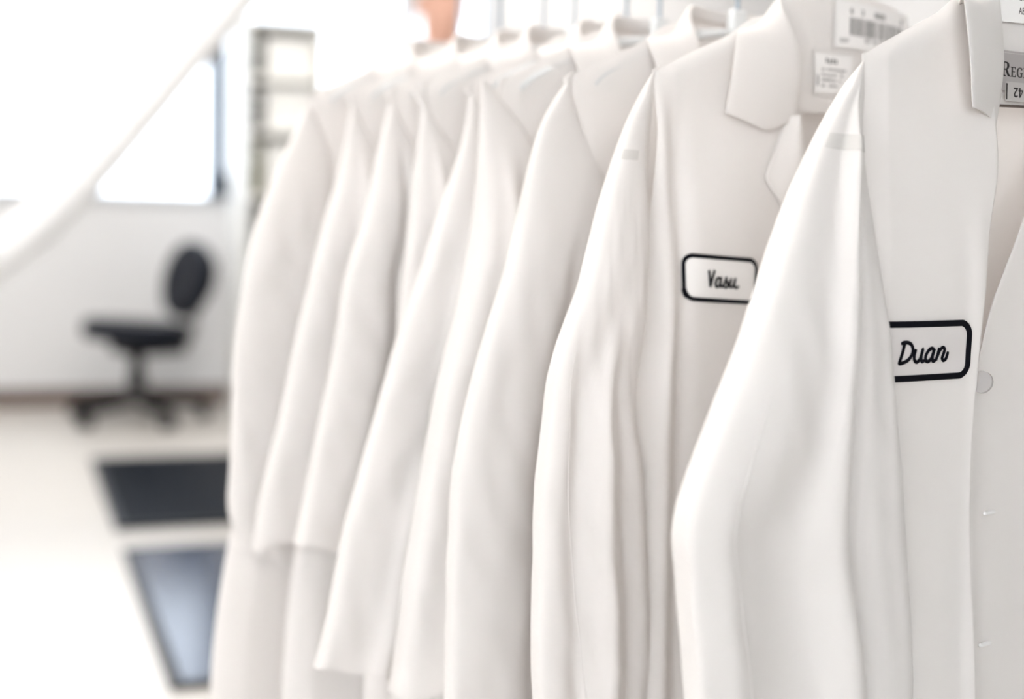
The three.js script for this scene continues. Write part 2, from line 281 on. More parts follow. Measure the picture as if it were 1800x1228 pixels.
const CX = 0.015;
function makeCoat(o) {
  seed(o.seed);
  const hi = o.hi ?? 1, len = o.len ?? 1.0;
  const [wx, wz] = onRail(o.s);
  const t = thing('lab_coat', o.label, 'coat', [wx, NECK_Y, wz], COAT_TURN + (o.turn ?? 0), 'white lab coats on the rail');
  const SL = o.shoulder ?? -0.202, nL = o.neckL ?? -0.068, nR = o.neckR ?? 0.105, SR = 0.245, flat = o.flat ?? 1;
  const flare = o.flare ?? 0.08;
  const shoulderY = (x) => x < nL ? lerp(-0.012, -0.070, ((nL - x) / (nL - SL)) ** 1.05) : x > nR ? lerp(-0.012, -0.070, (x - nR) / (SR - nR)) : -0.012;
  const xl = (y) => SL - flare * smooth((-0.09 - y) / 0.7);
  const xr = (y) => SR - 0.012 * smooth((-0.07 - y) / 0.15) + 0.06 * smooth((-0.12 - y) / 0.9);
  // vertical drape folds [x at top, x at hem, width, amount, start below the shoulder, over]
  const folds = o.folds ?? [];
  const extra = [];
  for (let i = 0; i < 4; i++) extra.push([lerp(-0.2, 0.2, rnd()), lerp(-0.24, 0.24, rnd()), 0.018 + 0.02 * rnd(), (rnd() - 0.4) * 0.016 * flat, 0.1 + 0.2 * rnd(), 0.4]);
  const foldSum = (list, x, y) => { let z = 0; for (const [x0, x1, w, a, s0, ov] of list) { const d = shoulderY(clamp(x0, -0.22, 0.27)) - y; const c = lerp(x0, x1, clamp(d / 0.9)); z += a * smooth((d - s0) / ov) * Math.exp(-(((x - c) / w) ** 2)); } return z; };
  const depth = (x, y) => {
    const d = Math.max(0, shoulderY(x) - y), a = xl(y), b = xr(y), q = x < CX ? clamp((x - a) / (CX - a)) : clamp((b - x) / (b - CX));
    const D = 0.009 * Math.sqrt(Math.min(1, d / 0.010)) + 0.030 * smooth(d / 0.22) + 0.018 * smooth((d - 0.25) / 0.5);
    return flat * D * (0.45 + 0.55 * Math.sqrt(1 - (1 - q) ** 2)) * Math.sqrt(clamp(q / 0.10));
  };
  const wob = (x, y) => 0.0011 * nz3(x * 14 + o.seed * 3.1, y * 5, 0.3) + 0.0006 * nz3(x * 40 + o.seed, y * 18, 1.7);
  const zf = (x, y) => depth(x, y) + foldSum(folds, x, y) + foldSum(extra, x, y) * (o.extra ?? 1) + wob(x, y) * clamp((shoulderY(x) - y) / 0.02);
  const zb = (x, y) => -0.85 * depth(x, y) - foldSum(extra, -x, y) + wob(x + 3, y);
  // front panels: side line to front edge
  const eL = poly(o.edgeL ?? [[nL, -0.012], [nL - 0.002, -0.11], [-0.065, -0.24], [-0.06, -0.4], [-0.05, -0.6], [-0.04, -len]]);
  const eR = poly(o.edgeR ?? [[nR, -0.012], [nR - 0.03, -0.06], [-0.03, -0.19], [-0.06, -0.30], [-0.075, -0.45], [-0.075, -len]]);
  const nu = Math.round(46 * hi), nv = Math.round(90 * hi);
  const panelL = (u, v) => { const yS = lerp(-0.070, -len, v), e = eL(v), a = xl(yS); const xTop = lerp(SL, nL, u); const y0 = shoulderY(xTop); const x = lerp(a, e.x, u); const y = lerp(lerp(y0, -len, v), e.y, smooth((u - 0.6) / 0.4)); return [x, y, zf(x, y)]; };
  const fpl = obj('front_panel', sheet(nu, nv, panelL), M.cloth, t);
  const panelR = (u, v) => { const yS = lerp(-0.070, -len, v), e = eR(v), b = xr(yS); const xTop = lerp(nR, SR, u); const y0 = shoulderY(xTop); const x = lerp(e.x, b, u); const y = lerp(e.y, lerp(y0, -len, v), smooth(u / 0.4)); return [x, y, zf(x, y) - 0.007 * smooth((-0.1 - y) / 0.1)]; };
  obj('front_panel', sheet(nu, nv, panelR), M.cloth, t);
  obj('back_panel', sheet(nu, Math.round(60 * hi), (u, v) => { const xt = lerp(SL, SR, u), y = lerp(shoulderY(xt), -len, v), x = lerp(xl(y), xr(y), u); return [x, y, zb(x, y)]; }, 0), M.cloth, t);
  // sleeves: outer and inner outline, lens-shaped section with folds
  const sleeve = (out, inn, q) => {
    const k0 = q.inset ?? 0, k1 = q.inset1 ?? 0;
    const O = poly(out.map(([x, y]) => [x + lerp(k0, k1, smooth((-0.1 - y) / 0.35)), y])), I = poly(inn);
    const front = (u, v, off = 0) => point(Math.acos(1 - 2 * clamp(u, 0.0001, 0.9999)), v, off);
    const point = (a, v, off = 0) => {
      const p = O(v), r = I(v), u = (1 - Math.cos(a)) / 2, sn = Math.sin(a), x = lerp(p.x, r.x, u), y = lerp(p.y, r.y, u);
      const grow = smooth(v / 0.30);
      const t0 = (q.t0 ?? 0.004) * smooth(v / 0.06 + 0.15) + (q.t ?? 0.026) * grow;
      let z = (q.z ?? 0.022) * smooth(v / 0.4) + (q.zend ?? 0.01) * smooth((v - 0.4) / 0.6) + t0 * Math.sign(sn) * Math.abs(sn) ** (q.pow ?? 0.55);
      const win = Math.abs(sn) ** 0.6;
      for (const [u0, u1, w, am, v0, v1, v2, v3] of q.folds ?? []) { const c = lerp(u0, u1, v), k = smooth((v - v0) / (v1 - v0)) * (1 - smooth((v - v2) / (v3 - v2))); z += (sn > 0 ? 1 : 0.3) * am * win * k * Math.exp(-(((u - c) / w) ** 2)); }
      // soft creases running slantwise, stronger round the elbow and the cuff
      const n1 = nz3(u * 3.2 + v * 6 + o.seed, v * 15 - u * 5, o.seed * 1.7), n2 = nz3(u * 8 + o.seed, v * 30 - u * 11, 4.2);
      z += win * ((q.crease ?? 0.0032) * n1 + 0.0007 * n2) * smooth((v - 0.12) / 0.25);
      const xo = 0.0022 * nz3(v * 7, o.seed * 2.3, u < 0.5 ? 1 : 2) * smooth(v / 0.2);
      return [x + xo, y + smooth((v - 0.85) / 0.15) * (0.006 * Math.sin(u * 7 + o.seed) + 0.003 * Math.sin(u * 17 + o.seed * 2)), z + off];
    };
    const m = obj('sleeve', sheet(Math.round(64 * hi), Math.round(110 * hi), (u, v) => point(u * 2 * Math.PI - Math.PI + 0.0001, v), 0.0011, true), M.cloth, t);
    // turned hem at the cuff and armhole seam
    const strip = (name, u0, u1, vf, dv, off, mm, n = 30) => obj(name, sheet(n, 3, (u, w) => front(lerp(u0, u1, u), vf(u) + dv * w, off), 0.0005), mm, m);
    if (q.seam) strip('armhole_seam', 0.03, q.seamU ?? 0.97, (u) => q.seam + (q.seamCurve ?? 0.02) * (1 - u), q.seamW ?? 0.018, 0.0007, q.seamMat ?? M.seamShade);
    if (q.line) obj('sleeve_seam', sheet(2, 60, (u, v) => { const vv = lerp(q.line[0], q.line[1], v); return front(lerp(q.line[2], q.line[3], v) + (u - 0.5) * 0.006, vv, 0.0005); }, 0.0005), M.cloth, m);
    return m;
  };
  sleeve(o.outer, o.inner, o.sleeve ?? {});
  sleeve([[SR - 0.004, -0.07], [0.275, -0.12], [0.315, -0.22], [0.335, -0.35], [0.33, -0.62]], [[SR - 0.01, -0.072], [0.232, -0.12], [0.22, -0.22], [0.205, -0.35], [0.19, -0.60]], { z: 0.008, t: 0.014 * flat });
  // collar: seam, roll line and outer edge
  const c = o.collar ?? {};
  const up = o.stand ?? 0.006, N = nL, Q = nR;
  const A = c.A ?? [[N - 0.002, -0.110, 0.018], [N - 0.001, -0.05, 0.016], [N, -0.010, 0.002], [N + 0.05, -0.006, -0.012], [CX, -0.006, -0.014], [Q - 0.05, -0.006, -0.012], [Q, -0.010, 0.002], [Q - 0.01, -0.06, 0.016], [Q - 0.04, -0.11, 0.018]];
  const B = c.B ?? [[N + 0.002, -0.112, 0.025], [N + 0.002, -0.046, 0.026], [N + 0.004, up * 0.3, 0.004], [N + 0.05, up, -0.012], [CX, up * 1.15, -0.015], [Q - 0.05, up, -0.012], [Q - 0.004, up * 0.3, 0.004], [Q - 0.014, -0.05, 0.026], [Q - 0.044, -0.112, 0.025]];
  const C = c.C ?? [[N - 0.040, -0.103, 0.023], [N - 0.050, -0.060, 0.020], [N - 0.055, -0.034, 0.010], [N + 0.01, -0.036, -0.026], [CX, -0.040, -0.032], [Q - 0.01, -0.036, -0.026], [Q + 0.05, -0.034, 0.010], [Q + 0.04, -0.065, 0.020], [Q + 0.0, -0.105, 0.023]];
  const a = poly(A), b = poly(B), cc = poly(C);
  obj('collar', sheet(Math.round(60 * hi), 16, (v, s) => {
    const P = a(v), Q = b(v), R = cc(v), mid = Q.clone().lerp(R, 0.5); mid.z += 0.003 * clamp(Q.z * 60, -1, 1) + 0.0012 * nz3(v * 9, s * 3, o.seed); mid.y += 0.004;
    const p = s < 0.3 ? P.clone().lerp(Q, Math.sin(s / 0.3 * Math.PI / 2)) : (() => { const w = (s - 0.3) / 0.7; return Q.clone().multiplyScalar((1 - w) ** 2).addScaledVector(mid, 2 * w * (1 - w)).addScaledVector(R, w * w); })();
    if (c.dip) p.y -= c.dip * Math.exp(-((v / 0.06) ** 2)) * Math.max(0, s > 0.6 ? 1 - (s - 0.6) / 0.4 : 1 - (0.6 - s) / 0.35);
    return [p.x, p.y, p.z];
  }, 0.0016), o.dense ? M.clothDense : M.cloth, t);
  // facing inside the back of the neck
  const fz = (x) => 0.009 - 0.6 * (x - CX) ** 2;
  if (o.facing) {
    const f = obj('back_facing', sheet(30, 10, (u, v) => { const x = lerp(nL + 0.005, nR - 0.002, u), y = lerp(0.018 - 0.9 * (x - CX) ** 2, -0.097 - 0.25 * (x - CX) ** 2, v); return [x, y, fz(x) + 0.006 * v]; }, 0.0014), M.cloth, t);
    obj('facing_edge', sheet(40, 2, (u, v) => { const x = lerp(nL + 0.005, nR - 0.002, u), y = -0.0965 - 0.25 * (x - CX) ** 2 - 0.0022 * v * (o.facingEdge ?? 1); return [x, y, fz(x) + 0.0068]; }, 0.0006), o.facingEdge ? M.brownThread : M.seamShade, f);
  }
  return { t, zf, fpl, fz, len };
}

// embroidery: a flattened cord along a line on the cloth
function cord(points, width, height, zf, off, closed = false, n = 60) {
  const curve = new THREE.CatmullRomCurve3(points.map(([x, y]) => V3(x, y, 0)), closed, closed ? 'catmullrom' : 'centripetal', 0.1), pos = [], idx = [], K = 8;
  for (let i = 0; i <= n; i++) {
    const p = curve.getPoint(i / n), tg = curve.getTangent(i / n), nx = -tg.y, ny = tg.x, end = closed ? 1 : Math.min(1, 0.55 + Math.min(i, n - i) * 0.3), w = (typeof width === 'function' ? width(i / n, tg) : width) * end;
    for (let k = 0; k < K; k++) { const a = k / K * Math.PI * 2, x = p.x + nx * Math.cos(a) * w / 2, y = p.y + ny * Math.cos(a) * w / 2; pos.push(x, y, zf(x, y) + off + Math.sin(a) * height / 2); }
  }
  for (let i = 0; i < n; i++) for (let k = 0; k < K; k++) { const q = i * K + k, r = i * K + (k + 1) % K; idx.push(q, r, q + K, r, r + K, q + K); }
  if (!closed) for (const e of [0, n]) for (let k = 1; k < K - 1; k++) e ? idx.push(e * K, e * K + k, e * K + k + 1) : idx.push(0, k + 1, k);
  const g = new THREE.BufferGeometry(); g.setAttribute('position', new THREE.Float32BufferAttribute(pos, 3)); g.setAttribute('uv', new THREE.Float32BufferAttribute(new Float32Array(pos.length / 3 * 2), 2)); g.setIndex(idx); g.computeVertexNormals(); return g;
}
function roundRect(x0, x1, y0, y1, r, n = 6) { const p = []; for (const [cx, cy, a0] of [[x1 - r, y1 - r, 0], [x0 + r, y1 - r, 1], [x0 + r, y0 + r, 2], [x1 - r, y0 + r, 3]]) for (let i = 0; i <= n; i++) { const a = (a0 + i / n) * Math.PI / 2; p.push([cx + r * Math.cos(a), cy + r * Math.sin(a)]); } return p; }
function namePatch(coat, { cx, cy, w, h, r, tilt, border, letters, stroke, mat: m, shear = 0 }) {
  const rot = (x, y) => [cx + x + 0 * y, cy + y + x * tilt + 0 * shear];
  const zf = coat.zf, part = obj('name_patch', sheet(24, 14, (u, v) => { const [x, y] = rot((u - 0.5) * w, (0.5 - v) * h); return [x, y, zf(x, y) + 0.0012]; }, 0.0009), m, coat.t);
  obj('border', cord(roundRect(-w / 2, w / 2, -h / 2, h / 2, r).map(([x, y]) => rot(x, y)), border, 0.0016, zf, 0.0016, true, 160), M.black, part);
  for (const strokes of letters) obj('letter', strokes.map((pts) => cord(pts.map(([x, y]) => rot(x, y)), stroke, 0.0012, zf, 0.0019)), M.black, part);
  return part;
}

const COATS = {};
// front coat
COATS.a = makeCoat({
  s: 0, seed: 11, hi: 1.6, dense: true, facing: true, facingEdge: 1, neckL: -0.070, extra: 0.25, label: 'white lab coat nearest the camera with the Duan name patch',
  shoulder: -0.202,
  edgeL: [[-0.070, -0.012], [-0.069, -0.06], [-0.067, -0.115], [-0.070, -0.150], [-0.083, -0.193], [-0.090, -0.236], [-0.096, -0.341], [-0.096, -0.413], [-0.085, -0.565], [-0.07, -1.0]],
  edgeR: [[0.105, -0.012], [0.075, -0.04], [0.02, -0.10], [-0.034, -0.189], [-0.062, -0.238], [-0.080, -0.291], [-0.112, -0.40], [-0.117, -0.6], [-0.11, -1.0]],
  folds: [[-0.100, -0.075, 0.010, 0.003, 0.12, 0.1]],
  outer: [[-0.234, -0.0735], [-0.280, -0.125], [-0.325, -0.195], [-0.357, -0.270], [-0.377, -0.322], [-0.396, -0.390], [-0.388, -0.430], [-0.376, -0.510], [-0.365, -0.67]],
  inner: [[-0.200, -0.0735], [-0.206, -0.120], [-0.206, -0.194], [-0.198, -0.278], [-0.176, -0.380], [-0.170, -0.420], [-0.150, -0.540], [-0.140, -0.69]],
  sleeve: { pow: 0.42, inset: 0.034, t: 0.013, t0: 0.006, z: 0.030, zend: 0.0, crease: 0.0022, seam: 0.090, seamW: 0.02, seamCurve: 0.022, line: [0.42, 0.97, 0.12, 0.24],
    folds: [[0.42, 0.68, 0.075, 0.013, 0.03, 0.14, 2, 3], [0.58, 0.82, 0.055, -0.013, 0.05, 0.18, 2, 3], [0.88, 0.98, 0.05, 0.004, 0.2, 0.4, 2, 3],
      [0.26, 0.26, 0.20, 0.008, 0.25, 0.42, 0.44, 0.62], [0.34, 0.36, 0.16, -0.009, 0.44, 0.60, 1.0, 1.4], [0.08, 0.14, 0.05, 0.004, 0.45, 0.6, 2, 3]] },
  collar: {
    A: [[-0.058, -0.113, 0.008], [-0.056, -0.06, 0.006], [-0.062, -0.010, 0.000], [-0.02, -0.006, -0.012], [0.015, -0.006, -0.014], [0.055, -0.006, -0.012], [0.105, -0.010, 0.002], [0.10, -0.06, 0.016], [0.065, -0.11, 0.018]],
    B: [[-0.055, -0.114, 0.012], [-0.050, -0.070, 0.012], [-0.056, 0.006, 0.006], [-0.02, 0.022, -0.012], [0.015, 0.025, -0.015], [0.055, 0.022, -0.012], [0.10, 0.006, 0.004], [0.095, -0.05, 0.026], [0.062, -0.112, 0.025]],
    C: [[-0.114, -0.104, 0.032], [-0.121, -0.066, 0.032], [-0.124, -0.026, 0.026], [-0.05, -0.036, -0.026], [0.015, -0.040, -0.032], [0.08, -0.036, -0.026], [0.155, -0.034, 0.010], [0.145, -0.065, 0.020], [0.105, -0.105, 0.023]],
  },
});
// second coat
COATS.b = makeCoat({
  s: 0.229, seed: 23, hi: 1.4, facing: true, facingEdge: 0, neckL: -0.055, neckR: 0.125, extra: 0.3, label: 'white lab coat with the Vasu name patch, second from the camera',
  shoulder: -0.198,
  edgeL: [[-0.055, -0.012], [-0.050, -0.06], [-0.050, -0.12], [-0.045, -0.2], [-0.040, -0.32], [-0.040, -0.5], [-0.04, -1.0]],
  folds: [[-0.196, -0.205, 0.012, 0.010, 0.0, 0.06], [-0.176, -0.185, 0.010, -0.005, 0.02, 0.1]],
  outer: [[-0.227, -0.070], [-0.238, -0.087], [-0.260, -0.121], [-0.282, -0.172], [-0.305, -0.241], [-0.326, -0.305], [-0.332, -0.369], [-0.336, -0.481], [-0.332, -0.66]],
  inner: [[-0.194, -0.070], [-0.200, -0.085], [-0.212, -0.155], [-0.222, -0.271], [-0.232, -0.348], [-0.222, -0.418], [-0.215, -0.5], [-0.21, -0.67]],
  sleeve: { inset: 0.030, inset1: 0.003, t: 0.012, z: 0.026, crease: 0.0026, seam: 0.125, seamW: 0.014, seamCurve: 0.006, seamU: 0.5, line: [0.42, 0.98, 0.10, 0.42],
    folds: [[0.45, 0.58, 0.08, 0.009, 0.35, 0.5, 2, 3], [0.72, 0.80, 0.09, -0.010, 0.45, 0.6, 2, 3], [0.25, 0.30, 0.10, -0.006, 0.4, 0.5, 2, 3]] },
  collar: {
    dip: 0.015,
    A: [[-0.050, -0.104, 0.018], [-0.052, -0.05, 0.016], [-0.056, -0.010, 0.002], [-0.01, -0.006, -0.012], [0.035, -0.006, -0.014], [0.08, -0.006, -0.012], [0.125, -0.010, 0.002], [0.12, -0.06, 0.016], [0.085, -0.11, 0.018]],
    B: [[-0.047, -0.104, 0.025], [-0.048, -0.050, 0.028], [-0.051, 0.004, 0.006], [-0.01, 0.020, -0.012], [0.035, 0.024, -0.015], [0.08, 0.020, -0.012], [0.12, 0.006, 0.004], [0.115, -0.05, 0.026], [0.08, -0.112, 0.025]],
    C: [[-0.134, -0.104, 0.024], [-0.126, -0.070, 0.022], [-0.114, -0.034, 0.015], [-0.04, -0.036, -0.026], [0.035, -0.040, -0.032], [0.11, -0.036, -0.026], [0.175, -0.034, 0.010], [0.165, -0.065, 0.020], [0.125, -0.105, 0.023]],
  },
});
// lapel of the second coat: flap folded outwards below the collar
{
  const k = COATS.b, fold = poly([[-0.050, -0.100], [-0.046, -0.17], [-0.042, -0.26], [-0.040, -0.33]]), out = polyL([[-0.055, -0.103], [-0.087, -0.158], [-0.068, -0.186], [-0.052, -0.24], [-0.041, -0.33]]);
  obj('lapel', sheet(16, 40, (u, v) => { const p = fold(v), q = out(v), x = lerp(q.x, p.x, u), y = lerp(q.y, p.y, u); return [x, y, k.zf(x, y) + 0.004 + 0.012 * smooth(u / 0.8) * (1 - 0.5 * v)]; }, 0.0015), M.cloth, k.t);
}

// name patches
{
  const z = (zx, zy) => { const px = 1560 + zx / 7.675, py = 540 + zy / 7.675; return [(px - 1631) * 0.000667, -(py - 618) * 0.00044 - (px - 1632) * 0.0000198 - (px - 1631) * 0.000667 * -0.004]; };
  const L = (...pts) => pts.map(([a, b]) => z(a, b));
  namePatch(COATS.a, {
    cx: -0.155, cy: -0.285, w: 0.098, h: 0.040, r: 0.0095, tilt: -0.004, border: (t, g) => 0.0048 + 0.0004 * Math.abs(g.y), stroke: 0.0029, mat: M.patch,
    letters: [
      [L([312, 495], [285, 640], [252, 770]), L([272, 508], [300, 492], [345, 490], [388, 520], [408, 590], [392, 660], [345, 725], [250, 770])],
      [L([442, 575], [428, 640], [428, 710], [455, 742], [490, 715], [512, 640], [525, 575], [508, 680], [520, 735], [552, 722])],
      [L([662, 585], [632, 565], [590, 600], [563, 670], [568, 725], [598, 735], [635, 690], [660, 600], [664, 570], [645, 670], [650, 728], [688, 722])],
      [L([726, 560], [710, 640], [690, 725]), L([700, 690], [735, 590], [768, 555], [794, 575], [782, 640], [768, 695], [785, 722], [815, 705], [840, 610])],
    ],
  });
  const y = (zx, zy) => { const px = 1180 + zx / 8.77, py = 420 + zy / 8.77; return [(px - 1272) * 0.00060, -(py - 492) * 0.000493 - (px - 1272) * 0.000012 - (px - 1272) * 0.000698 * -0.062]; };
  const K = (...pts) => pts.map(([a, b]) => y(a, b));
  namePatch(COATS.b, {
    cx: -0.137, cy: -0.248, w: 0.076, h: 0.0375, r: 0.0085, tilt: -0.062, border: (t, g) => 0.0038 + (t > 0.5 && t < 0.62 ? 0.001 : 0), stroke: (t, g) => 0.0026 - 0.0004 * Math.abs(g.x), mat: M.patchPale,
    letters: [
      [K([580, 488], [590, 620], [598, 748]), K([598, 748], [635, 600], [672, 488])],
      [K([760, 618], [725, 605], [695, 645], [685, 710], [700, 748], [732, 735], [760, 670], [772, 600], [758, 690], [770, 745], [798, 738])],
      [K([798, 738], [830, 685], [858, 600], [856, 640], [882, 695], [876, 745], [842, 756], [812, 738])],
      [K([940, 612], [918, 680], [918, 742], [948, 752], [985, 700], [1005, 608], [988, 695], [996, 752], [1030, 762], [1062, 735])],
    ],
  });
}
// buttons and buttonholes of the front coat
{
  const k = COATS.a;
  for (const [x, y] of [[-0.064, -0.417], [-0.066, -0.522]]) obj('buttonhole', (() => { const g = new THREE.CapsuleGeometry(0.0017, 0.014, 4, 10); g.rotateZ(Math.PI / 2 - 0.06); g.rotateY(0.12); g.translate(x, y, k.zf(x, y) - 0.0048); return g; })(), M.thread, k.t);
  const g = new THREE.CylinderGeometry(0.0085, 0.0085, 0.003, 28); g.rotateZ(Math.PI / 2 - 0.25); g.rotateY(0.15);
  const x = -0.092, y = -0.311; g.translate(x, y, k.zf(x, y) + 0.002);
  const b = obj('button', g, M.button, k.t);
  obj('thread_shank', tube([[x, y, k.zf(x, y) + 0.002], [x + 0.006, y + 0.0006, k.zf(x, y) - 0.001], [x + 0.014, y + 0.001, k.zf(x + 0.014, y) - 0.0055]], 0.0012, 10, 8), M.thread, b);
}
// printed labels inside the necks
function label(coat, x0, x1, y0, y1, w, h, draw, name, lab, off = 0.002, sink = 0) {
  const c = document.createElement('canvas'); c.width = w; c.height = h; const g = c.getContext('2d'); draw(g, w, h);
  const tx = new THREE.CanvasTexture(c); tx.colorSpace = THREE.SRGBColorSpace;
  const n = 16, pos = [], uv = [], idx = [];
  for (let j = 0; j <= 4; j++) for (let i = 0; i <= n; i++) { const x = lerp(x0, x1, i / n), y = lerp(y1, y0, j / 4) - 0.9 * (x - CX) ** 2 * sink, vv = clamp((0.018 - y) / 0.115); pos.push(x, y, coat.fz(x) + 0.006 * vv + off); uv.push(i / n, 1 - j / 4); }
  for (let j = 0; j < 4; j++) for (let i = 0; i < n; i++) { const k = j * (n + 1) + i; idx.push(k, k + n + 1, k + 1, k + 1, k + n + 1, k + n + 2); }
  const geo = new THREE.BufferGeometry(); geo.setAttribute('position', new THREE.Float32BufferAttribute(pos, 3)); geo.setAttribute('uv', new THREE.Float32BufferAttribute(uv, 2)); geo.setIndex(idx); geo.computeVertexNormals();
  const m = obj(name, geo, mat(0xffffff, 0.7, { map: tx }), coat.t); m.userData.label = lab; return m;
}
function bars(g, x, y, w, h, sd) { seed(sd); let p = x; while (p < x + w) { const b = 2 + Math.floor(rnd() * 4) * 2; g.fillRect(p, y, Math.min(b, x + w - p), h); p += b + 2 + Math.floor(rnd() * 4) * 2; } }
const WHITE = '#efecea', INK = '#2b2727';
label(COATS.b, 0.014, 0.132, -0.034, 0.009, 640, 240, (g, w, h) => {
  g.fillStyle = WHITE; g.fillRect(0, 0, w, h); g.fillStyle = INK; bars(g, 120, 78, 460, 92, 5);
  g.font = 'bold 44px sans-serif'; g.fillText('6', 120, 62); g.fillText('3', 210, 62); g.fillText('0000', 320, 62); g.fillText('6', 560, 62);
  g.font = 'bold 30px monospace'; g.fillText('937 00 07', 240, 200); g.fillText('6307', 40, 214); g.fillText('21107', 330, 236);
}, 'barcode_label', 'white label printed with a barcode', 0.003, 0.3);
label(COATS.b, -0.012, 0.040, -0.078, -0.042, 320, 220, (g, w, h) => {
  g.fillStyle = WHITE; g.fillRect(0, 0, w, h); g.fillStyle = '#4a4544'; seed(17); for (let i = 0; i < 4; i++) g.fillRect(90 + i * 26, 22 + rnd() * 6, 16, 26);
  for (let r = 0; r < 4; r++) for (let x = 56; x < 250 - 12 * r; x += 16) if (rnd() > 0.18) g.fillRect(x, 78 + r * 30 + rnd() * 4, 6 + rnd() * 7, 13);
  g.fillRect(18, 120, 12, 60);
}, 'care_label', 'white printed care label', 0.003);
label(COATS.a, -0.060, 0.035, -0.033, 0.0085, 560, 240, (g, w, h) => {
  g.fillStyle = WHITE; g.fillRect(0, 0, w, h); g.fillStyle = INK; bars(g, 150, 0, 400, 140, 9);
  g.font = 'bold 40px monospace'; g.fillText('0907450074', 205, 182); g.fillText('AB', 150, 200); g.font = 'bold 40px sans-serif'; g.fillText('STOMA', 320, 228);
}, 'barcode_label', 'white label printed with a barcode', 0.003, 0.3);
label(COATS.a, -0.062, 0.008, -0.087, -0.0560, 560, 250, (g, w, h) => {
  g.fillStyle = '#a39d9b'; g.fillRect(0, 0, w, h); g.strokeStyle = '#cfcac7'; g.setLineDash([8, 6]); g.lineWidth = 3; g.beginPath(); g.moveTo(0, 14); g.lineTo(w, 14); g.stroke();
  g.fillStyle = '#16110f'; g.font = 'bold 128px serif'; g.fillText('R', 60, 160); g.font = 'bold 88px serif'; g.fillText('EGEN', 150, 160);
  g.fillRect(18, 190, 12, 40);
}, 'brand_label', 'grey woven label with black lettering', 0.0030);
label(COATS.a, -0.050, -0.014, -0.095, -0.080, 280, 120, (g, w, h) => {
  g.fillStyle = '#b5b0ad'; g.fillRect(0, 0, w, h); g.fillStyle = '#16110f'; g.fillRect(6, 10, 12, 100);
  g.save(); g.translate(120, 62); g.rotate(Math.PI); g.font = 'bold 84px sans-serif'; g.textAlign = 'center'; g.textBaseline = 'middle'; g.fillText('42', 0, 0); g.restore();
}, 'size_tab', 'small grey size tab printed 42 upside down', 0.0042);

